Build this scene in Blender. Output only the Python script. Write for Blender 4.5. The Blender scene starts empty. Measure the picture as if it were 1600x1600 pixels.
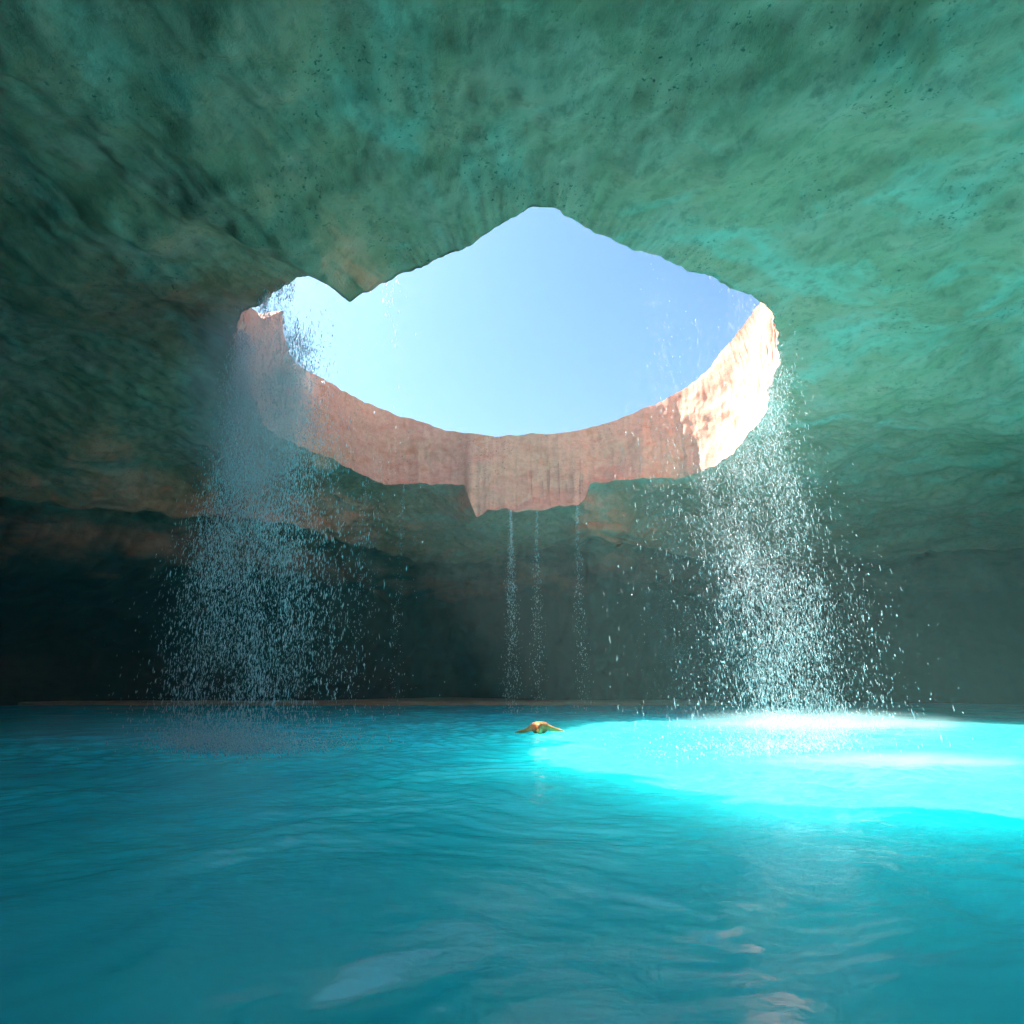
import bpy, math, random
import numpy as np
from mathutils import Vector

SC = bpy.context.scene
COL = SC.collection
random.seed(7)
RNG = np.random.default_rng(11)

# ------------------------------------------------------------------ camera model
FPX = 953.0                       # focal length in pixels of the 1600 px photograph
PITCH = math.atan(260.0 / FPX)
CAMH = 1.9
CP, SP = math.cos(PITCH), math.sin(PITCH)

def ray(x, y):
    """(lateral, forward, up) of the sight line through a photo pixel"""
    return (x - 800.0, FPX * CP - (800 - y) * SP, FPX * SP + (800 - y) * CP)

def at_height(x, y, z):
    l, f, u = ray(x, y)
    k = (z - CAMH) / u
    return l * k, f * k

cam_d = bpy.data.cameras.new('camera')
cam = bpy.data.objects.new('camera', cam_d)
COL.objects.link(cam)
cam.location = (0, 0, CAMH)
cam.rotation_euler = (math.pi / 2 + PITCH, 0, 0)
cam_d.sensor_width = 36
cam_d.lens = FPX / 1600 * 36
cam_d.clip_start = 0.05
cam_d.clip_end = 2000
SC.camera = cam

# ------------------------------------------------------------------ helpers
def tag(o, label=None, cat=None, group=None, kind=None):
    if label: o['label'] = label
    if cat: o['category'] = cat
    if group: o['group'] = group
    if kind: o['kind'] = kind
    return o

def link_mesh(name, V, F, mat, parent=None, smooth=True):
    me = bpy.data.meshes.new(name)
    V = np.asarray(V, dtype=np.float32); F = np.asarray(F, dtype=np.int32)
    n = F.shape[1]
    me.vertices.add(len(V)); me.vertices.foreach_set('co', V.ravel())
    me.loops.add(F.size); me.loops.foreach_set('vertex_index', F.ravel())
    me.polygons.add(len(F))
    me.polygons.foreach_set('loop_start', np.arange(0, F.size, n, dtype=np.int32))
    me.polygons.foreach_set('loop_total', np.full(len(F), n, dtype=np.int32))
    me.update(calc_edges=True)
    me.polygons.foreach_set('use_smooth', np.full(len(F), smooth, dtype=bool))
    me.materials.append(mat)
    o = bpy.data.objects.new(name, me); COL.objects.link(o)
    if parent: o.parent = parent
    return o

def hash3(ix, iy, iz):
    h = (ix.astype(np.int64) * 374761393 + iy.astype(np.int64) * 668265263 + iz.astype(np.int64) * 2147483647) & 0xffffffff
    h = ((h ^ (h >> 13)) * 1274126177) & 0xffffffff
    h = ((h ^ (h >> 16)) * 2246822519) & 0xffffffff
    return h ^ (h >> 15)

GR = np.array([[1,1,0],[-1,1,0],[1,-1,0],[-1,-1,0],[1,0,1],[-1,0,1],[1,0,-1],[-1,0,-1],
               [0,1,1],[0,-1,1],[0,1,-1],[0,-1,-1],[1,1,0],[0,-1,1],[-1,1,0],[0,-1,-1]], dtype=np.float64)
def perlin(P):
    i = np.floor(P).astype(np.int64); f = P - i
    u = f * f * f * (f * (f * 6 - 15) + 10)
    out = 0
    for dx in (0, 1):
        wx = u[:, 0] if dx else 1 - u[:, 0]
        for dy in (0, 1):
            wy = u[:, 1] if dy else 1 - u[:, 1]
            for dz in (0, 1):
                wz = u[:, 2] if dz else 1 - u[:, 2]
                g = GR[hash3(i[:, 0] + dx, i[:, 1] + dy, i[:, 2] + dz) & 15]
                d = (f[:, 0] - dx) * g[:, 0] + (f[:, 1] - dy) * g[:, 1] + (f[:, 2] - dz) * g[:, 2]
                out = out + wx * wy * wz * d
    return out
def fbm(P, scale, octv=4, gain=0.5, seed=0.0):
    P = np.asarray(P, dtype=np.float64) / scale + seed * 17.31
    a, s = 1.0, 0
    for _ in range(octv):
        s = s + a * perlin(P); P = P * 2.03 + 5.7; a *= gain
    return s
def sstep(a, b, x):
    t = np.clip((x - a) / (b - a), 0, 1)
    return t * t * (3 - 2 * t)

# ------------------------------------------------------------------ node helpers
class NT:
    def __init__(s, name):
        s.m = bpy.data.materials.new(name); s.m.use_nodes = True
        s.t = s.m.node_tree; s.n = s.t.nodes; s.n.clear()
        s.out = s.n.new('ShaderNodeOutputMaterial')
    def new(s, typ, **kw):
        nd = s.n.new(typ)
        for k, v in kw.items():
            if k.startswith('_'): setattr(nd, k[1:], v)
            else: s.put(nd, k.replace('__', ' '), v)
        return nd
    def put(s, nd, key, v):
        i = nd.inputs[int(key[1:])] if key[0] == 'i' and key[1:].isdigit() else nd.inputs[key]
        if hasattr(v, 'is_output') or isinstance(v, bpy.types.NodeSocket): s.t.links.new(v, i)
        else: i.default_value = v
    def noise(s, vec, scale, detail=6, rough=0.6, dist=0.0):
        return s.new('ShaderNodeTexNoise', Vector=vec, Scale=scale, Detail=detail, Roughness=rough, Distortion=dist).outputs['Fac']
    def ramp(s, fac, stops, interp='LINEAR'):
        r = s.n.new('ShaderNodeValToRGB'); s.t.links.new(fac, r.inputs[0])
        e = r.color_ramp; e.interpolation = interp
        while len(e.elements) < len(stops): e.elements.new(0.5)
        for el, (p, c) in zip(e.elements, stops):
            el.position = p; el.color = (c, c, c, 1) if isinstance(c, (int, float)) else (*c, 1)
        return r.outputs[0]
    def mix(s, fac, a, b, blend='MIX'):
        m = s.n.new('ShaderNodeMix'); m.data_type = 'RGBA'; m.blend_type = blend
        for key, v in ((0, fac), (6, a), (7, b)):
            if isinstance(v, bpy.types.NodeSocket): s.t.links.new(v, m.inputs[key])
            elif key == 0: m.inputs[0].default_value = v
            else: m.inputs[key].default_value = (*v, 1)
        return m.outputs[2]
    def math(s, op, a, b=0.0, clamp=False):
        m = s.n.new('ShaderNodeMath'); m.operation = op; m.use_clamp = clamp
        for k, v in ((0, a), (1, b)):
            if isinstance(v, bpy.types.NodeSocket): s.t.links.new(v, m.inputs[k])
            else: m.inputs[k].default_value = v
        return m.outputs[0]
    def attr(s, name):
        return s.new('ShaderNodeAttribute', _attribute_name=name).outputs['Fac']
    def mapping(s, vec, scale=(1,1,1), rot=(0,0,0)):
        return s.new('ShaderNodeMapping', Vector=vec, Scale=scale, Rotation=rot).outputs[0]

# ------------------------------------------------------------------ rock material
def rock_material():
    t = NT('cave_rock')
    pos = t.new('ShaderNodeNewGeometry').outputs['Position']
    alg = t.attr('algae'); wet = t.attr('wet')
    skew = t.mapping(pos, (1.0, 0.9, 1.0), (0, 0, math.radians(35)))
    # green algae film: patches of teal, green and brown
    n1 = t.noise(pos, 0.17, 5, 0.55, 0.6)
    n2 = t.noise(skew, 0.55, 7, 0.62, 0.5)
    n3 = t.noise(skew, 3.2, 6, 0.65)
    green = t.ramp(n1, [(0.30, (0.90, 0.285, 0.21)), (0.42, (0.94, 0.275, 0.19)), (0.52, (0.94, 0.255, 0.16)), (0.62, (0.93, 0.28, 0.205)), (0.74, (0.90, 0.29, 0.23))])
    brown = t.ramp(n2, [(0.30, (0.60, 0.18, 0.10)), (0.62, (0.74, 0.25, 0.14))])
    green = t.mix(t.ramp(n2, [(0.34, 0.75), (0.46, 0.12), (0.6, 0.0)]), green, brown)
    n4 = t.noise(t.mapping(pos, (1, 1, 1), (0, 0, 1.1)), 0.33, 5, 0.6, 1.2)
    green = t.mix(t.ramp(n4, [(0.44, 0.0), (0.60, 0.7)]), green, brown)
    green = t.mix(t.ramp(t.noise(skew, 0.28, 4, 0.55, 1.5), [(0.50, 0.0), (0.70, 0.6)]), green, (0.66, 0.40, 0.31))
    green = t.mix(t.ramp(n3, [(0.33, 0.55), (0.5, 0.0)]), green, (0.45, 0.13, 0.08))
    # dark pits
    pit = t.noise(pos, 9.0, 3, 0.65, 0.0)
    pm = t.noise(pos, 0.35, 3, 0.5)
    pits = t.math('MULTIPLY', t.ramp(pit, [(0.32, 1.0), (0.39, 0.0)]), t.ramp(pm, [(0.45, 0.0), (0.62, 1.0)]))
    # warm pink limestone
    k1 = t.noise(t.mapping(pos, (1, 1, 2.2)), 0.6, 6, 0.6, 0.4)
    k2 = t.noise(pos, 4.0, 7, 0.7)
    pink = t.ramp(k1, [(0.32, (0.66, 0.28, 0.19)), (0.45, (0.72, 0.36, 0.26)), (0.56, (0.76, 0.40, 0.29)), (0.70, (0.68, 0.28, 0.17))])
    pink = t.mix(t.ramp(k2, [(0.34, 0.4), (0.55, 0.0)]), pink, (0.42, 0.20, 0.14))
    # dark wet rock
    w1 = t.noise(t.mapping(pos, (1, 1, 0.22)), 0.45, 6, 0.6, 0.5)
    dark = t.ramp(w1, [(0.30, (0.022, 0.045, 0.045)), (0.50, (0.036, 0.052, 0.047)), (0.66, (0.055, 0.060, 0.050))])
    # masks with ragged borders
    en = t.noise(pos, 1.3, 8, 0.7, 0.3)
    e2 = t.math('MULTIPLY', t.math('SUBTRACT', en, 0.5), 1.3)
    am = t.ramp(t.math('ADD', alg, e2), [(0.32, 0.0), (0.68, 1.0)])
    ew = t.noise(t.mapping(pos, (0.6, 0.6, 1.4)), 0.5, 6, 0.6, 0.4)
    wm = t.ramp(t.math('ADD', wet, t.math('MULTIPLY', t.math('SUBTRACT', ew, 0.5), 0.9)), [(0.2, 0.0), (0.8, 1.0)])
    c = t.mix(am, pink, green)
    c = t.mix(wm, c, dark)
    c = t.mix(t.math('MULTIPLY', pits, 0.85), c, (0.03, 0.04, 0.03))
    # relief
    b1 = t.noise(skew, 2.2, 9, 0.66, 0.4)
    b2 = t.noise(skew, 9.0, 6, 0.7, 0.2)
    b3 = t.noise(pos, 26.0, 3, 0.7)
    hgt = t.math('ADD', t.math('MULTIPLY', b1, 1.0), t.math('MULTIPLY', b2, 0.30))
    hgt = t.math('ADD', hgt, t.math('MULTIPLY', b3, 0.16))
    hgt = t.math('SUBTRACT', hgt, t.math('MULTIPLY', pits, 0.2))
    bump = t.new('ShaderNodeBump', Strength=0.36, Distance=0.18, Height=hgt).outputs[0]
    rough = t.math('SUBTRACT', 0.9, t.math('MULTIPLY', wm, 0.25))
    p = t.new('ShaderNodeBsdfPrincipled', Base__Color=c, Roughness=rough, Normal=bump)
    p.inputs['Specular IOR Level'].default_value = 0.3
    t.t.links.new(p.outputs[0], t.out.inputs[0])
    return t.m
ROCK = rock_material()

# ------------------------------------------------------------------ cave: a shell lofted round the centre of the skylight
CX, CY = 0.3, 24.5
NA = 1500
ANG = np.linspace(-math.pi, math.pi, NA, endpoint=False)

# edge of the skylight at the ceiling (photo pixel, height in metres)
RIM = [(372,500,14),(378,492,14),(412,472,14),(440,446,14),(470,434,14),(497,428,14),(520,452,13.2),(545,470,12.8),(575,457,13.1),(600,443,13.6),
       (640,424,14),(690,402,14),(718,392,14),(750,370,14),(790,346,14),(828,326,14),(845,321,14),(868,321,14),(884,336,14),(930,362,14),
       (990,386,14),(1050,410,14),(1100,430,14),(1150,452,14),(1185,470,14),(1208,490,14),(1214,540,14),(1200,612,14),
       (1168,680,14),(1120,725,14),(1060,747,14),(1000,748,14),(950,752,14),(922,756,13.9),(912,782,12.6),(900,790,12.2),(870,790,12.3),(850,797,12.0),(830,798,11.95),(808,800,11.85),(790,794,12.1),
       (762,798,11.95),(745,810,11.45),(737,790,12.2),(731,775,12.9),(727,758,13.8),(690,757,13.9),(640,756,14),(600,757,13.9),(560,738,14),(520,715,14),(470,697,14),
       (430,680,14),(400,630,14),(380,570,14)]
def polar(pts):
    a = np.array([math.atan2(y - CY, x - CX) for x, y, *_ in pts]); r = np.array([math.hypot(y - CY, x - CX) for x, y, *_ in pts])
    o = np.argsort(a)
    return a[o], r[o], o
def interp_per(a, v, A):
    return np.interp(A, np.r_[a[-1] - 2 * math.pi, a, a[0] + 2 * math.pi], np.r_[v[-1], v, v[0]])
rp = [(*at_height(x, y, z), z) for x, y, z in RIM]
ra, rr, ro = polar(rp)
R0 = interp_per(ra, rr, ANG)
Z0 = interp_per(ra, np.array([rp[i][2] for i in ro]), ANG)

# upper edge of the skylight: solved so that the shaft leans out only a little
TOP = [(1186,474),(1160,505),(1130,545),(1100,585),(1080,602),(1040,625),(1000,641),(960,658),(930,668),(860,677),(790,681),(740,679),(700,672),(650,658),
       (600,640),(560,622),(520,600),(480,578),(446,558),(440,530),(450,510),(447,480)]
def solve_top(x, y):
    best = None
    for z in np.arange(14.6, 21, 0.02):
        px, py = at_height(x, y, z)
        a = math.atan2(py - CY, px - CX); r = math.hypot(px - CX, py - CY)
        d = r - (np.interp(a, ANG, R0) * 1.02 + 0.1)
        if best is None or abs(d) < best[0]: best = (abs(d), px, py, z)
    return best[1:]
tp = [solve_top(x, y) for x, y in TOP]
# near side, unseen behind the ceiling edge; left part raised to shape the sun patch
for a_deg in range(-190, -20, 10):
    a = math.radians(a_deg); r = np.interp(a, ANG, R0) * 1.03 + 0.6
    tp.append((CX + r * math.cos(a), CY + r * math.sin(a), (19.0 if a_deg < -165 else 16.6 + 1.6 * max(0, math.cos(a)) + 4.2 * (1 if -165 < a_deg < -100 else 0))))
ta, tr, to = polar(tp)
R2 = interp_per(ta, tr, ANG); Z2 = interp_per(ta, np.array([tp[i][2] for i in to]), ANG)
def circ_smooth(v, s):
    k = np.exp(-0.5 * (np.arange(-4 * s, 4 * s + 1) / s) ** 2); k /= k.sum()
    return np.convolve(np.r_[v[-4 * s:], v, v[:4 * s]], k, 'same')[4 * s:-4 * s]
R2 = circ_smooth(R2, 8); Z2 = circ_smooth(Z2, 8); R0 = circ_smooth(R0, 1); Z0 = circ_smooth(Z0, 1)
R0s, Z0s = circ_smooth(R0, 25), circ_smooth(Z0, 12)
def ring_noise(R_, Z_, sc, seed, o=4): return fbm(np.stack([CX + R_ * np.cos(ANG), CY + R_ * np.sin(ANG), Z_ * 0], -1), sc, o, 0.55, seed)
R0 = R0 + 0.13 * ring_noise(R0, Z0, 0.9, 21); Z0 = Z0 + 0.10 * ring_noise(R0, Z0, 0.8, 22)
R2 = R2 + 0.16 * ring_noise(R2, Z2, 1.6, 23); Z2 = Z2 + 0.12 * ring_noise(R2, Z2, 1.2, 24)

hid = sstep(0.15, -0.25, np.sin(ANG))
R2 = R2 + hid * 1.5 * np.minimum(0, ring_noise(R2, Z2, 0.9, 31, 5)); Z2 = Z2 + hid * 2.2 * ring_noise(R2, Z2, 0.7, 32, 5)  # unseen near rim made jagged to fray the edge of the sun patch
# overhanging lip where the ceiling ends and the dark wall begins
LIP = [(-250,740,11.0),(0,770,11.4),(267,800,11.5),(400,812,11.5),(500,828,11.6),(560,850,11.5),(640,872,11.3),(720,874,11.3),(800,864,11.4),(870,848,11.6),(920,826,11.7),
       (980,842,11.6),(1050,862,11.4),(1150,878,11.2),(1250,876,11.3),(1333,868,11.3),(1600,850,11.2),(1800,830,11)]
lp = [(*at_height(x, y, z), z) for x, y, z in LIP]
lp += [(38, 10, 11), (34, -10, 11), (15, -22, 11), (-8, -22, 11), (-28, -8, 11), (-34, 12, 11)]
la, lr, lo = polar(lp)
R1 = circ_smooth(interp_per(la, lr, ANG), 6); Z1 = circ_smooth(interp_per(la, np.array([lp[i][2] for i in lo]), ANG), 6)
R1s, Z1s = circ_smooth(R1, 20), circ_smooth(Z1, 20)
R1 = R1 + 0.5 * ring_noise(R1, Z1, 3.0, 25); Z1 = Z1 + 0.45 * ring_noise(R1, Z1, 3.5, 26)

def sheet(name, Rr, Zz, algae, wet, amp, kind_label):
    """Rr, Zz, algae, wet: arrays (rows, NA); amp(row) scales relief"""
    rows = Rr.shape[0]
    X = CX + Rr * np.cos(ANG); Y = CY + Rr * np.sin(ANG)
    P = np.stack([X, Y, Zz], -1)
    # normals from the unperturbed sheet
    du = np.roll(P, -1, 1) - np.roll(P, 1, 1); dv = np.gradient(P, axis=0)
    N = np.cross(du, dv); N /= np.linalg.norm(N, axis=-1, keepdims=True) + 1e-9
    Pf = P.reshape(-1, 3)
    d = relief(Pf)
    P = Pf + RELDIR(Pf, N.reshape(-1, 3)) * (d * np.broadcast_to(amp[:, None], (rows, NA)).ravel())[:, None]
    i = np.arange(rows - 1)[:, None] * NA; j = np.arange(NA)[None, :]; j2 = (j + 1) % NA
    F = np.stack([i + j, i + j2, i + NA + j2, i + NA + j], -1).reshape(-1, 4)
    o = link_mesh(name, P, F, ROCK)
    for an, v in (('algae', algae), ('wet', wet)):
        at = o.data.attributes.new(an, 'FLOAT', 'POINT')
        at.data.foreach_set('value', np.broadcast_to(v, (rows, NA)).astype(np.float32).ravel())
    tag(o, kind_label, kind='structure')
    return o
def relief(P):
    Q = P.copy(); c, s = math.cos(0.6), math.sin(0.6)
    Q = np.stack([c * P[:, 0] - s * P[:, 1], (s * P[:, 0] + c * P[:, 1]) * 0.9, P[:, 2]], -1)
    return 0.85 * fbm(P, 7.0, 2, 0.5, 1) + 0.28 * fbm(Q, 1.9, 3, 0.5, 2) + 0.07 * (0.5 - np.abs(fbm(Q, 0.8, 3, 0.6, 3)) * 1.6)
def RELDIR(P, N):
    return N

t = np.linspace(0, 1, 40)[:, None]
# shaft: amplitude fades to a small value at both rims so that the traced outline stays
taper = 0.9 * np.sin(np.linspace(0, math.pi, 40)) ** 0.7
shaftR = R2 + (R0 - R2) * t + 0.35 * np.sin(t * math.pi) * 0.5
shaftZ = Z2 + (Z0 - Z2) * t
alg_shaft = sstep(0.8, 1.15, t) * 0.8 + 0 * ANG
sheet('skylight_shaft', shaftR, shaftZ, alg_shaft, 0 * alg_shaft, taper, 'warm pink limestone side of the round skylight, sunlit on the right')

NC = 190
u = np.linspace(0, 1, NC)[:, None] ** 1.35
dd = (R1s - R0s) * u
f0 = np.exp(-(dd / 0.7) ** 2); f1 = np.exp(-((R1s - R0s) * (1 - u) / 1.0) ** 2)
ceilR = R0s + (R1s - R0s) * u + (R0 - R0s) * f0 + (R1 - R1s) * f1
fz = np.exp(-(dd / 1.6) ** 2)
ceilZ = Z0s + (Z0 - Z0s) * fz + (Z1 - Z1s) * f1 + (Z1s - Z0s) * (0.35 * u + 0.65 * u ** 2) + 0.5 * np.sin(np.pi * np.clip(u, 0, 1)) 
# blend the hanging block of the far rim into the ceiling behind it
dist = dd
alg = 0.18 + sstep(0.0, 2.3, dist) * 1.0
near = sstep(0.2, -0.1, np.sin(ANG))[None, :]
alg = np.maximum(alg, near * 1.2)
amp = sstep(-0.03, 0.10, u[:, 0]) * sstep(1.0, 0.93, u[:, 0]); amp[0] = 0
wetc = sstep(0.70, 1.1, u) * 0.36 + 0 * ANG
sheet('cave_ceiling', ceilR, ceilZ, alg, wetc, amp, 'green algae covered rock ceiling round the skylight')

# wall: lip, recess above it, then down below the water
prof = [(0, 0), (0.25, -0.12), (0.6, 0.05), (1.0, 0.12), (1.7, 0.12), (2.6, -0.1), (3.4, -0.6), (3.9, -1.4)]
wz = [None] * len(prof)
rowsR, rowsZ, wv = [], [], []
pr = np.array(prof)
s = np.linspace(0, len(prof) - 1, 50)
for k in s:
    a = np.interp(k, range(len(prof)), pr[:, 0]); b = np.interp(k, range(len(prof)), pr[:, 1])
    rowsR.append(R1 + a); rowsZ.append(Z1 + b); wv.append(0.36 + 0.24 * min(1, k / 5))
zlow = np.linspace(1, 0, 90)[1:]
Zs = rowsZ[-1]
# the wall is undercut: its foot runs back to a nearly straight line behind the ledge
Rb = np.clip(23.8 / np.maximum(np.sin(ANG), 0.3), 0, 46)
Rb = circ_smooth(np.maximum(R1 + 4.8, np.where(np.sin(ANG) > 0.3, Rb, R1 + 4.8)), 25)
for q, k in enumerate(zlow):
    z = -2.5 + (Zs + 2.5) * k
    g_ = float(sstep(0, 0.55, 1 - k))
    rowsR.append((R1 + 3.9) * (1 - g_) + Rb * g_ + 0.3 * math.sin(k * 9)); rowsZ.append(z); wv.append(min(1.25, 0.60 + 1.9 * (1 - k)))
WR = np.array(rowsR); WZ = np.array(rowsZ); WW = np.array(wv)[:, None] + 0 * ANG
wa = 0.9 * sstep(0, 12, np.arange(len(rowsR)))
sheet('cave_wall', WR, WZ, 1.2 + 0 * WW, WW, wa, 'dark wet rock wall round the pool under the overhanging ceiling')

# ground above
g = np.linspace(0, 1, 60)[:, None] ** 2
GRr = R2 + g * 75; GZ = Z2 + 0.9 * sstep(0, 0.12, g) + g * 2
ga = sstep(0, 0.1, g[:, 0])
sheet('ground', GRr, GZ, 0 * GRr - 0.5, 0 * GRr, ga, 'dry pale limestone ground above the cave')

# ------------------------------------------------------------------ low ledge at the foot of the far wall
def ledge_material():
    t = NT('ledge_stone')
    pos = t.new('ShaderNodeNewGeometry').outputs['Position']
    n = t.noise(t.mapping(pos, (0.5, 1, 3)), 1.2, 7, 0.65)
    c = t.ramp(n, [(0.3, (0.22, 0.17, 0.12)), (0.55, (0.38, 0.30, 0.22)), (0.75, (0.48, 0.38, 0.28))])
    bump = t.new('ShaderNodeBump', Strength=0.6, Distance=0.05, Height=t.noise(pos, 6, 6, 0.7)).outputs[0]
    p = t.new('ShaderNodeBsdfPrincipled', Base__Color=c, Roughness=0.7, Normal=bump)
    t.t.links.new(p.outputs[0], t.out.inputs[0]); return t.m
nx = 400
lx = np.linspace(-40, 22, nx)
prof = np.array([(47.2, -0.6), (47.15, 0.08), (47.2, 0.20), (47.35, 0.25), (48.2, 0.27), (50.5, 0.30), (54, 0.34)])
V = []
for j, (yy, zz) in enumerate(prof):
    P = np.stack([lx, np.full(nx, yy), np.full(nx, zz)], -1)
    n = fbm(P, 2.5, 4, 0.5, 4)
    P[:, 1] += 0.25 * n - 0.004 * (lx + 10) ** 2 * 0; P[:, 2] += 0.05 * n * (j > 0)
    P[:, 2] -= 0.6 * sstep(13.5, 21, lx)
    V.append(P)
V = np.concatenate(V)
m = len(prof)
i = np.arange(m - 1)[:, None] * nx; j = np.arange(nx - 1)[None, :]
F = np.stack([i + j, i + j + 1, i + nx + j + 1, i + nx + j], -1).reshape(-1, 4)
o = link_mesh('rock_ledge', V, F, ledge_material())
tag(o, 'low pale stone ledge along the waterline of the far dark wall', kind='structure')

# ------------------------------------------------------------------ water
def water_material():
    t = NT('turquoise_water')
    pos = t.new('ShaderNodeNewGeometry').outputs['Position']
    n = t.noise(pos, 0.16, 4, 0.5, 0.8)
    c = t.ramp(n, [(0.3, (0.046, 0.765, 0.955)), (0.5, (0.050, 0.80, 0.97)), (0.7, (0.056, 0.83, 0.97))])
    r1 = t.noise(t.mapping(pos, (1, 1.5, 1), (0, 0, 0.35)), 5.0, 5, 0.6, 0.3)
    area = t.noise(pos, 0.35, 3, 0.5)
    h = t.math('MULTIPLY', r1, t.ramp(area, [(0.35, 0.25), (0.65, 1.0)]))
    bump = t.new('ShaderNodeBump', Strength=0.4, Distance=0.09, Height=t.math('MULTIPLY', h, t.ramp(t.math('DIVIDE', t.new('ShaderNodeVectorMath', _operation='LENGTH', i0=t.mapping(pos, (1, 1, 0))).outputs['Value'], 20.0), [(0.22, 0.2), (0.6, 1.0)]))).outputs[0]
    p = t.new('ShaderNodeBsdfPrincipled', Base__Color=c, Roughness=0.015, IOR=1.333, Normal=bump)
    p.inputs['Specular IOR Level'].default_value = 0.5
    p.inputs['Subsurface Weight'].default_value = 0.88; p.inputs['Subsurface Radius'].default_value = (0.4, 4.0, 4.2); p.inputs['Subsurface Scale'].default_value = 3.6
    t.t.links.new(p.outputs[0], t.out.inputs[0]); return t.m
ys = np.concatenate([np.linspace(-24, 0, 90)[:-1], 0 + 60 * (np.linspace(0, 1, 1100) ** 1.7)])
xs = np.concatenate([np.linspace(-60, -16, 110)[:-1], np.linspace(-16, 16, 560), np.linspace(16, 60, 110)[1:]])
XX, YY = np.meshgrid(xs, ys)
H = np.zeros_like(XX)
rw = np.random.default_rng(5)
pw = np.stack([XX.ravel(), YY.ravel(), 0 * XX.ravel()], -1)
warp1 = fbm(pw, 6, 2, 0.5, 6).reshape(XX.shape) * 1.5; warp2 = fbm(pw, 5, 2, 0.5, 7).reshape(XX.shape) * 1.5
gust = np.clip(0.75 + 0.9 * fbm(pw, 7, 2, 0.5, 8).reshape(XX.shape), 0.2, 1.6)
res = np.maximum(1, np.sqrt(XX ** 2 + YY ** 2) / 12)
calm = 0.42 + 0.58 * sstep(4.2, 13, np.hypot(XX - 1.5, YY))
calm_l = 0.9 + 0.1 * sstep(4.2, 13, np.hypot(XX - 1.5, YY))
for k in range(90):
    lam = 0.22 * (4.0 / 0.22) ** rw.random()
    th = math.radians(-70 + rw.normal() * 55)
    kk = 2 * math.pi / lam
    a = 0.0078 * lam / (1 + 1.6 * lam)
    fall = np.clip(lam / (0.14 * res) - 1, 0, 1)
    wv_ = (XX + warp1) * math.cos(th) + (YY + warp2) * math.sin(th)
    ph = kk * wv_ + rw.random() * 6.28
    w = np.sin(ph) if lam > 1.1 else 0.9 * (1 - 2 * np.abs(np.sin(ph / 2)) ** 1.3)
    H += a * w * fall * (calm if lam < 1.2 else calm_l) * (gust if lam < 1.8 else 1)
H += 0.020 * fbm(pw, 1.1, 4, 0.55, 9).reshape(XX.shape) * gust * calm
# rings spreading from where the water lands
nr, nc_ = XX.shape
i = np.arange(nr - 1)[:, None] * nc_; j = np.arange(nc_ - 1)[None, :]
F = np.stack([i + j, i + j + 1, i + nc_ + j + 1, i + nc_ + j], -1).reshape(-1, 4)
WV = np.stack([XX.ravel(), YY.ravel(), H.ravel()], -1)
idx = np.arange(nr * nc_).reshape(nr, nc_)
loop = np.concatenate([idx[0, :-1], idx[:-1, -1], idx[-1, :0:-1], idx[:0:-1, 0]])
nb = len(WV); low = WV[loop].copy(); low[:, 2] = -26
mid_ = np.array([[0, 20, -26.0]])
WV = np.concatenate([WV, low, mid_]); L = len(loop); q = np.arange(L); q2 = (q + 1) % L
F = np.concatenate([F, np.stack([loop[q2], loop[q], nb + q, nb + q2], -1)])
# bottom of the water body as a fan of thin quads round its middle
half = np.arange(0, L - 1, 2)
F = np.concatenate([F, np.stack([nb + half, np.full(len(half), nb + L), nb + (half + 2) % L, nb + (half + 1) % L], -1)])
o = link_mesh('water', WV, F, water_material())
tag(o, 'rippled turquoise water filling the cave, brightly sunlit on the right', kind='structure')

# ------------------------------------------------------------------ falling water
def drop_material(name, alpha=1.0, col=(0.62, 0.66, 0.68)):
    t = NT(name)
    d = t.new('ShaderNodeBsdfDiffuse', Color=(*col, 1))
    tr = t.new('ShaderNodeBsdfTranslucent', Color=(*col, 1))
    a = t.new('ShaderNodeMixShader', Fac=0.45, i1=d.outputs[0], i2=tr.outputs[0])
    gl = t.new('ShaderNodeBsdfGlossy', Roughness=0.15)
    b = t.new('ShaderNodeMixShader', Fac=0.12, i1=a.outputs[0], i2=gl.outputs[0])
    fin = b.outputs[0]
    if alpha < 1:
        tp_ = t.new('ShaderNodeBsdfTransparent')
        fin = t.new('ShaderNodeMixShader', Fac=alpha, i1=tp_.outputs[0], i2=fin).outputs[0]
    t.t.links.new(fin, t.out.inputs[0]); return t.m
DROP = drop_material('falling_water', 0.62)
DROP_L = drop_material('falling_water_shade', 0.8, (0.92, 0.94, 0.98))  # colour lightened to make up for the shade on the left fall
FINE = drop_material('fine_spray', 0.3)
FINE_L = drop_material('fine_spray_thick', 0.85, (0.92, 0.94, 0.98))  # denser spray in the same lightened colour
OCT_V = np.array([(1,0,0),(-1,0,0),(0,1,0),(0,-1,0),(0,0,1),(0,0,-1)], dtype=np.float64)
OCT_F = np.array([(0,2,4),(2,1,4),(1,3,4),(3,0,4),(2,0,5),(1,2,5),(3,1,5),(0,3,5)])
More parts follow.
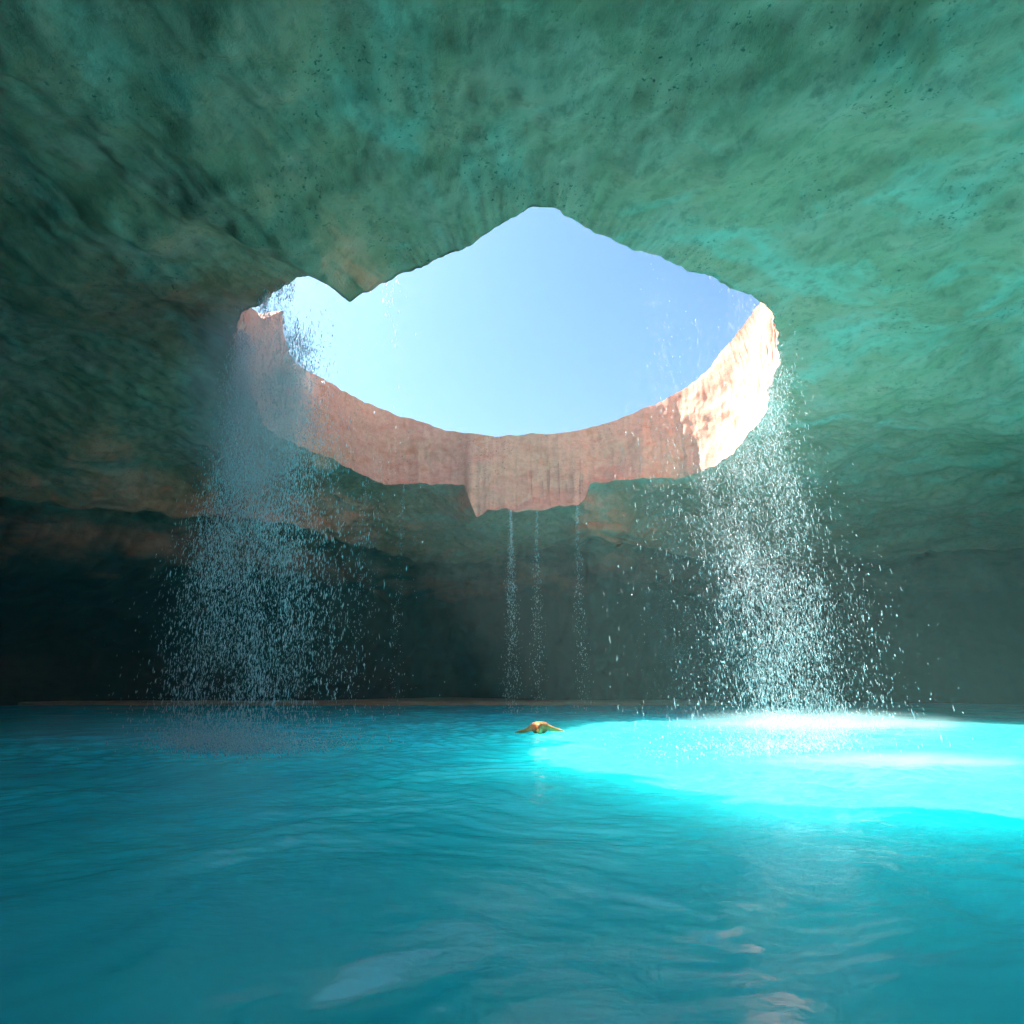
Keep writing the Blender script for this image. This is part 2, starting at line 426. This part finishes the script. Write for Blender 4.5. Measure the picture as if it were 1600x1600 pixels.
def drops(name, P, size, stretch, mat, parent=None):
    n = len(P)
    S = np.stack([size, size, size * stretch], -1)
    rot = RNG.random(n) * 6.28; c, s_ = np.cos(rot), np.sin(rot)
    tilt = RNG.normal(0, 0.12, (n, 2))
    base = OCT_V[None] * (1 + RNG.uniform(-0.25, 0.25, (n, 6, 1)))
    V = base * S[:, None, :]
    x = V[..., 0] * c[:, None] - V[..., 1] * s_[:, None]; y = V[..., 0] * s_[:, None] + V[..., 1] * c[:, None]
    x = x + V[..., 2] * tilt[:, :1]; y = y + V[..., 2] * tilt[:, 1:]
    V = np.stack([x, y, V[..., 2]], -1) + P[:, None, :]
    F = (OCT_F[None] + (np.arange(n) * 6)[:, None, None]).reshape(-1, 3)
    return link_mesh(name, V.reshape(-1, 3), F, mat, parent)

def rim_path(pix):
    """points on the ceiling edge given by photo pixels -> polyline (x, y, z)"""
    return np.array([(*at_height(x, y, z), z) for x, y, z in pix])
def curtain(path, weights, n, nthreads, sigma0, sigma1, zpow=1.0, drift=(0, 0), inward=0.3, smin=0.006, smax=0.02, ztop=0.1):
    """threads of drops falling from a polyline, spreading as they fall"""
    seg = np.r_[0, np.cumsum(np.linalg.norm(np.diff(path[:, :2], axis=0), axis=1))]
    # pick thread positions along the path with given density weights
    ss = np.linspace(0, seg[-1], 400); w = np.interp(ss, seg, weights); cdf = np.cumsum(w); cdf /= cdf[-1]
    th_s = np.interp(RNG.random(nthreads), cdf, ss)
    th_w = RNG.gamma(0.8, 1, nthreads); th_w /= th_w.sum()
    th_in = RNG.gamma(1.6, inward / 1.6, nthreads)
    pick = RNG.choice(nthreads, n, p=th_w)
    sp = th_s[pick]
    x = np.interp(sp, seg, path[:, 0]); y = np.interp(sp, seg, path[:, 1]); z0 = np.interp(sp, seg, path[:, 2]) + ztop
    v = RNG.random(n) ** zpow              # 0 top .. 1 water
    cx, cy = CX - x, CY - y; L = np.hypot(cx, cy); cx /= L; cy /= L
    sg = sigma0 + (sigma1 - sigma0) * v
    off = th_in[pick] * np.sqrt(v)
    bunch = RNG.normal(0, 1, nthreads * 14).reshape(nthreads, 14)
    x = x + cx * off + RNG.normal(0, 1, n) * sg + drift[0] * v ** 1.5
    y = y + cy * off + RNG.normal(0, 1, n) * sg + drift[1] * v ** 1.5
    z = z0 * (1 - v)
    size = np.clip(np.exp(RNG.normal(math.log(smin * 1.3), 0.42, n)), smin * 0.6, smax)
    return np.stack([x, y, z], -1), size
def gaps(P, scale=1.3, cut=-0.12):
    Q = P.copy(); Q[:, 2] *= 0.45
    f = fbm(Q, scale, 3, 0.6, 12)
    return RNG.random(len(P)) < sstep(cut - 0.25, cut + 0.35, f)

def waterfall(label, specs, loc, splash):
    e = bpy.data.objects.new('waterfall', None); COL.objects.link(e); e.location = loc
    tag(e, label, 'waterfall', 'falls of water dropping from the skylight edge')
    lv = Vector(loc)
    for name, mat, blocks in specs:
        Ps, Ss, St = [], [], []
        for kw in blocks:
            kw = dict(kw); st = kw.pop('stretch'); g_ = kw.pop('gap', None)
            P, S = curtain(**kw)
            if g_ is not None:
                k = gaps(P, *g_); P, S = P[k], S[k]
            Ps.append(P); Ss.append(S); St.append(RNG.uniform(st[0], st[1], len(P)))
        P = np.concatenate(Ps) - np.array(loc)
        ob = drops(name, P, np.concatenate(Ss), np.concatenate(St), mat, e)
        ob['kind'] = 'stuff'
    path, w_, n, dr = splash
    seg = np.r_[0, np.cumsum(np.linalg.norm(np.diff(path[:, :2], axis=0), axis=1))]
    ss = np.linspace(0, seg[-1], 400); cdf = np.cumsum(np.interp(ss, seg, w_)); cdf /= cdf[-1]
    cen = np.interp(RNG.random(260), cdf, ss)[RNG.integers(0, 260, n)]
    x = np.interp(cen, seg, path[:, 0]); y = np.interp(cen, seg, path[:, 1])
    cx, cy = CX - x, CY - y; L = np.hypot(cx, cy); o_ = np.abs(RNG.normal(0.9, 0.8, 1))
    off = RNG.gamma(1.6, 0.6, n)
    P = np.stack([x + cx / L * off + dr + RNG.normal(0, 0.5, n), y + cy / L * off + RNG.normal(0, 0.5, n), 0.02 + RNG.exponential(0.16, n)], -1) - np.array(loc)
    ob = drops('splash', P, np.clip(np.exp(RNG.normal(math.log(0.010), 0.5, n)), 0.005, 0.04), RNG.uniform(0.8, 1.6, n), specs[0][1], e)
    ob['kind'] = 'stuff'
    return e

left = rim_path([(620,434,14),(600,443,14),(575,457,13.9),(545,470,13.8),(520,452,13.9),(497,428,14),(470,434,14),(440,446,14),(412,472,14),(378,492,14),(372,500,14),(380,570,14)])
wl = np.array([0.02, 0.05, 0.08, 0.15, 0.5, 0.9, 1.4, 1.7, 1.9, 1.9, 1.6, 0.3])
waterfall('scattered bluish white waterfall dropping from the left edge of the skylight', [
    ('droplet', DROP_L, [dict(path=left, weights=wl, n=17000, nthreads=600, sigma0=0.10, sigma1=1.2, inward=0.9, drift=(-0.4, 0), smin=0.0070, smax=0.035, stretch=(1.2, 3.5), gap=(1.6, 0.10))]),
    ('fine_spray', FINE_L, [dict(path=left, weights=wl, n=120000, nthreads=400, sigma0=0.10, sigma1=0.8, drift=(-0.5, 0), zpow=2.2, inward=0.7, smin=0.0055, smax=0.014, stretch=(3, 9), gap=(2.0, 0.05))]),
], (-8.0, 18.5, 0), (left, wl, 9000, -0.4))
right = rim_path([(960,375,14),(1050,410,14),(1100,430,14),(1150,452,14),(1185,470,14),(1208,490,14),(1214,540,14),(1200,612,14),(1168,680,14),(1120,725,14),(1060,747,14),(1010,748,14)])
wr = np.array([0.05, 0.2, 0.5, 1.1, 1.4, 1.1, 0.8, 0.9, 1.2, 1.9, 2.1, 1.2])
waterfall('dense white waterfall breaking into drops along the right edge of the skylight', [
    ('droplet', DROP, [dict(path=right, weights=wr, n=27000, nthreads=900, sigma0=0.15, sigma1=1.3, drift=(0.7, -0.3), inward=0.9, smin=0.0078, smax=0.036, stretch=(1.2, 3.5), gap=(1.5, 0.10))]),
    ('fine_spray', FINE, [dict(path=right, weights=wr, n=100000, nthreads=500, sigma0=0.2, sigma1=1.2, drift=(0.6, -0.3), zpow=0.8, inward=0.8, smin=0.0055, smax=0.016, stretch=(3, 9), gap=(1.8, 0.08))]),
], (10.5, 24.0, 0), (right, wr, 14000, 0.6))

trick = [(798, 798, 11.9, 'thickest thin trickle falling from the lowest hanging block of the far rim', 1.0),
         (838, 799, 11.95, 'faint trickle just right of the thickest trickle on the hanging block', 0.42),
         (902, 790, 12.2, 'faint trickle at the right corner of the hanging block', 0.32),
         (632, 756, 14, 'sparse dripping trickle left of the hanging block over the dark wall', 0.22),
         (572, 745, 14, 'sparse dripping trickle beside the edge of the left waterfall', 0.22)]
for px, py, z, lab, w in trick:
    x, y = at_height(px, py, z)
    n = int(1700 * w)
    v = RNG.random(n) ** 1.2
    wob = 0.04 + 0.30 * v
    P = np.stack([RNG.normal(0, 1, n) * wob + 0.05 * np.sin(v * 3 + px), -0.3 * v + RNG.normal(0, 1, n) * wob, (z + 0.0) * (1 - v)], -1)
    Q = P + np.array([x, y, 0]); Q[:, 2] *= 0.3
    te = bpy.data.objects.new('water_trickle', None); COL.objects.link(te); te.location = (x, y, 0)
    ob = drops('droplet', P, np.clip(np.exp(RNG.normal(math.log(0.010), 0.4, n)), 0.006, 0.025), RNG.uniform(1.5, 5, n), FINE_L, te)
    ob['kind'] = 'stuff'
    tag(te, lab, 'water trickle', 'thin trickles falling from the far rim')

# mist where the falls land
def mist(label, centre, size, density, col=(0.96, 0.97, 0.95)):
    t = NT('spray_mist')
    tc = t.new('ShaderNodeTexCoord').outputs['Object']
    ln = t.new('ShaderNodeVectorMath', _operation='LENGTH', i0=tc).outputs['Value']
    f = t.ramp(ln, [(0.0, 1.0), (0.5, 0.45), (1.0, 0.0)], 'EASE')
    pos = t.new('ShaderNodeNewGeometry').outputs['Position']
    nz = t.ramp(t.noise(tc, 2.2, 3, 0.6), [(0.35, 0.15), (0.65, 1.0)])
    d = t.math('MULTIPLY', t.math('MULTIPLY', f, nz), density)
    v = t.new('ShaderNodeVolumePrincipled', Color=(*col, 1), Density=d, Anisotropy=0.0)
    t.t.links.new(v.outputs[0], t.out.inputs['Volume'])
    bpy_me = bpy.data.meshes.new('spray_mist')
    import bmesh
    bm = bmesh.new(); bmesh.ops.create_icosphere(bm, subdivisions=3, radius=1.0); bm.to_mesh(bpy_me); bm.free()
    bpy_me.materials.append(t.m)
    o = bpy.data.objects.new('spray_mist', bpy_me); COL.objects.link(o)
    o.location = centre; o.scale = size
    tag(o, label, kind='stuff')
mist('bright mist over the water at the foot of the right waterfall', (12.6, 26.5, 0.05), (7.0, 2.8, 0.75), 0.5)
mist('low bright mist on the water at the near foot of the right waterfall', (8.9, 15.2, 0.0), (3.6, 0.9, 0.32), 0.9)
mist('pale bluish mist over the water below the left waterfall', (-11.0, 20.5, 0.1), (7.5, 4.5, 1.1), 0.12, (0.70, 0.88, 1.0))
mist('pale mist hanging at the top of the left waterfall', (-8.8, 18.9, 11.2), (2.3, 3.6, 4.4), 0.8, (0.9, 0.94, 1.0))

t = NT('humid_air')
v = t.new('ShaderNodeVolumePrincipled', Color=(0.74, 0.94, 0.91, 1), Density=0.0013, Anisotropy=0.0)
t.t.links.new(v.outputs[0], t.out.inputs['Volume'])
hx, hy0, hy1, hz0, hz1 = 140, -100, 170, -28, 30
HV = [(a, b, c) for c in (hz0, hz1) for b in (hy0, hy1) for a in (-hx, hx)]
o = link_mesh('haze', HV, [(0, 2, 3, 1), (4, 5, 7, 6), (0, 1, 5, 4), (2, 6, 7, 3), (0, 4, 6, 2), (1, 3, 7, 5)], t.m, smooth=False)
tag(o, 'thin humid haze filling the cave air', kind='stuff')

# ------------------------------------------------------------------ swimmer
def skin_obj(name, verts, edges, radii, mat, parent=None, sub=2):
    me = bpy.data.meshes.new(name); me.from_pydata(verts, edges, [])
    o = bpy.data.objects.new(name, me); COL.objects.link(o)
    md = o.modifiers.new('skin', 'SKIN'); md.use_smooth_shade = True
    for i_, r in enumerate(radii):
        sv = me.skin_vertices[0].data[i_]; sv.radius = (r, r) if isinstance(r, (int, float)) else r
        sv.use_root = (i_ == 0)
    s_ = o.modifiers.new('sub', 'SUBSURF'); s_.levels = sub; s_.render_levels = sub
    me.materials.append(mat)
    if parent: o.parent = parent
    return o
def plain(name, col, rough=0.5, nscale=8, var=0.25):
    t = NT(name)
    pos = t.new('ShaderNodeTexCoord').outputs['Object']
    c = t.mix(t.ramp(t.noise(pos, nscale, 4, 0.6), [(0.35, 0.0), (0.65, 1.0)]), tuple(k * (1 - var) for k in col), col)
    p = t.new('ShaderNodeBsdfPrincipled', Base__Color=c, Roughness=rough)
    t.t.links.new(p.outputs[0], t.out.inputs[0]); return t.m
SKIN_M = plain('tanned_skin', (0.80, 0.28, 0.06), 0.5)
SHIRT_M = plain('orange_swim_shirt', (0.85, 0.20, 0.05), 0.5, 10, 0.3)
HAIR_M = plain('auburn_hair', (0.6, 0.10, 0.03), 0.5)
V, E, R = [], [], []
def av(p, r, par=None):
    V.append(p); R.append(r)
    if par is not None: E.append((par, len(V) - 1))
    return len(V) - 1
pel = av((0, 0.66, -0.10), 0.15)
wai = av((0, 0.42, -0.02), 0.14, pel)
che = av((0, 0.14, 0.10), 0.17, wai)
nec = av((0, -0.08, 0.12), 0.07, che)
hd = av((0, -0.19, 0.09), 0.10, nec)
hf = av((0, -0.29, 0.02), 0.085, hd)
for sx in (-1, 1):
    hip = av((sx * 0.1, 0.82, -0.16), 0.10, pel)
    kn = av((sx * 0.14, 1.22, -0.30), 0.065, hip)
    an = av((sx * 0.14, 1.62, -0.42), 0.04, kn)
    av((sx * 0.15, 1.78, -0.50), 0.03, an)
    dz = 0.02 if sx > 0 else -0.01
    sh = av((sx * 0.21, 0.06, 0.14), 0.085, che)
    el = av((sx * 0.47, -0.03, 0.075 + dz), 0.052, sh)
    wr_ = av((sx * 0.68, -0.07, 0.05 + dz), 0.036, el)
    pa = av((sx * 0.74, -0.08, 0.045 + dz), 0.038, wr_)
    for q in range(4):
        yq = -0.115 + 0.024 * q; ln = (0.075, 0.088, 0.082, 0.062)[q]
        b = av((sx * 0.785, yq, 0.045 + dz), 0.012, pa)
        c_ = av((sx * (0.785 + ln * 0.55), yq - 0.002, 0.04 + dz), 0.0095, b)
        av((sx * (0.785 + ln), yq - 0.004, 0.022 + dz), 0.008, c_)
    th_ = av((sx * 0.725, -0.125, 0.05 + dz), 0.013, pa)
    av((sx * 0.765, -0.165, 0.055 + dz), 0.010, th_)
swx, swy = at_height(843, 1146, 0.0)
sw = bpy.data.objects.new('person', None); COL.objects.link(sw); sw.location = (swx, swy, 0.0)
tag(sw, 'person in an orange swim shirt swimming with arms spread wide at the surface', 'person')
skin_obj('body', V, E, R, SKIN_M, sw)
skin_obj('swim_shirt', [(0, 0.60, -0.08), (0, 0.42, -0.01), (0, 0.14, 0.11), (0, -0.03, 0.13), (-0.21, 0.06, 0.145), (-0.34, 0.01, 0.11), (0.21, 0.06, 0.145), (0.34, 0.01, 0.13)],
         [(0, 1), (1, 2), (2, 3), (2, 4), (4, 5), (2, 6), (6, 7)], [0.165, 0.16, 0.19, 0.10, 0.105, 0.082, 0.105, 0.082], SHIRT_M, sw)
skin_obj('hair', [(0, -0.12, 0.15), (0, -0.20, 0.13), (0, -0.28, 0.09)], [(0, 1), (1, 2)], [0.085, 0.115, 0.085], HAIR_M, sw)
for sx in (-1, 1):
    skin_obj('ear', [(sx * 0.10, -0.2, 0.07), (sx * 0.108, -0.195, 0.05)], [(0, 1)], [0.018, 0.014], SKIN_M, sw, 1)
sw.scale = (1.02, 1.1, 1.65)

# ------------------------------------------------------------------ light
SUN = Vector((-0.68, 0.425, 1.0)).normalized()      # towards the sun
elev = math.asin(SUN.z); azim = math.atan2(SUN.x, SUN.y)
sd = bpy.data.lights.new('sun', 'SUN'); sd.energy = 3.3; sd.angle = math.radians(0.5); sd.color = (1.0, 0.93, 0.84)
so = bpy.data.objects.new('sun', sd); COL.objects.link(so)
so.rotation_euler = SUN.to_track_quat('Z', 'Y').to_euler(); so.location = (-30, 40, 60)
w = bpy.data.worlds.new('World'); SC.world = w; w.use_nodes = True
nt = w.node_tree; nt.nodes.clear()
st = nt.nodes.new('ShaderNodeTexSky'); st.sky_type = 'NISHITA'; st.sun_disc = False
st.sun_elevation = elev; st.sun_rotation = azim; st.air_density = 1.0; st.dust_density = 2.4; st.ozone_density = 1.5
bg = nt.nodes.new('ShaderNodeBackground'); bg.inputs[1].default_value = 0.05
ow = nt.nodes.new('ShaderNodeOutputWorld')
tint = nt.nodes.new('ShaderNodeMix'); tint.data_type = 'RGBA'; tint.blend_type = 'MULTIPLY'; tint.inputs[0].default_value = 1
tint.inputs[7].default_value = (0.41, 0.65, 0.75, 1)
nt.links.new(st.outputs[0], tint.inputs[6]); nt.links.new(tint.outputs[2], bg.inputs[0]); nt.links.new(bg.outputs[0], ow.inputs[0])

SC.view_settings.view_transform = 'Standard'; SC.view_settings.look = 'None'
SC.view_settings.exposure = 2.8; SC.view_settings.gamma = 1
cy = SC.cycles
cy.use_denoising = True
cy.max_bounces = 8; cy.diffuse_bounces = 6; cy.glossy_bounces = 4; cy.transparent_max_bounces = 24; cy.volume_bounces = 1
cy.caustics_reflective = False; cy.caustics_refractive = False
cy.sample_clamp_indirect = 8
cy.volume_step_rate = 2.0
cy.use_adaptive_sampling = True; cy.adaptive_threshold = 0.03
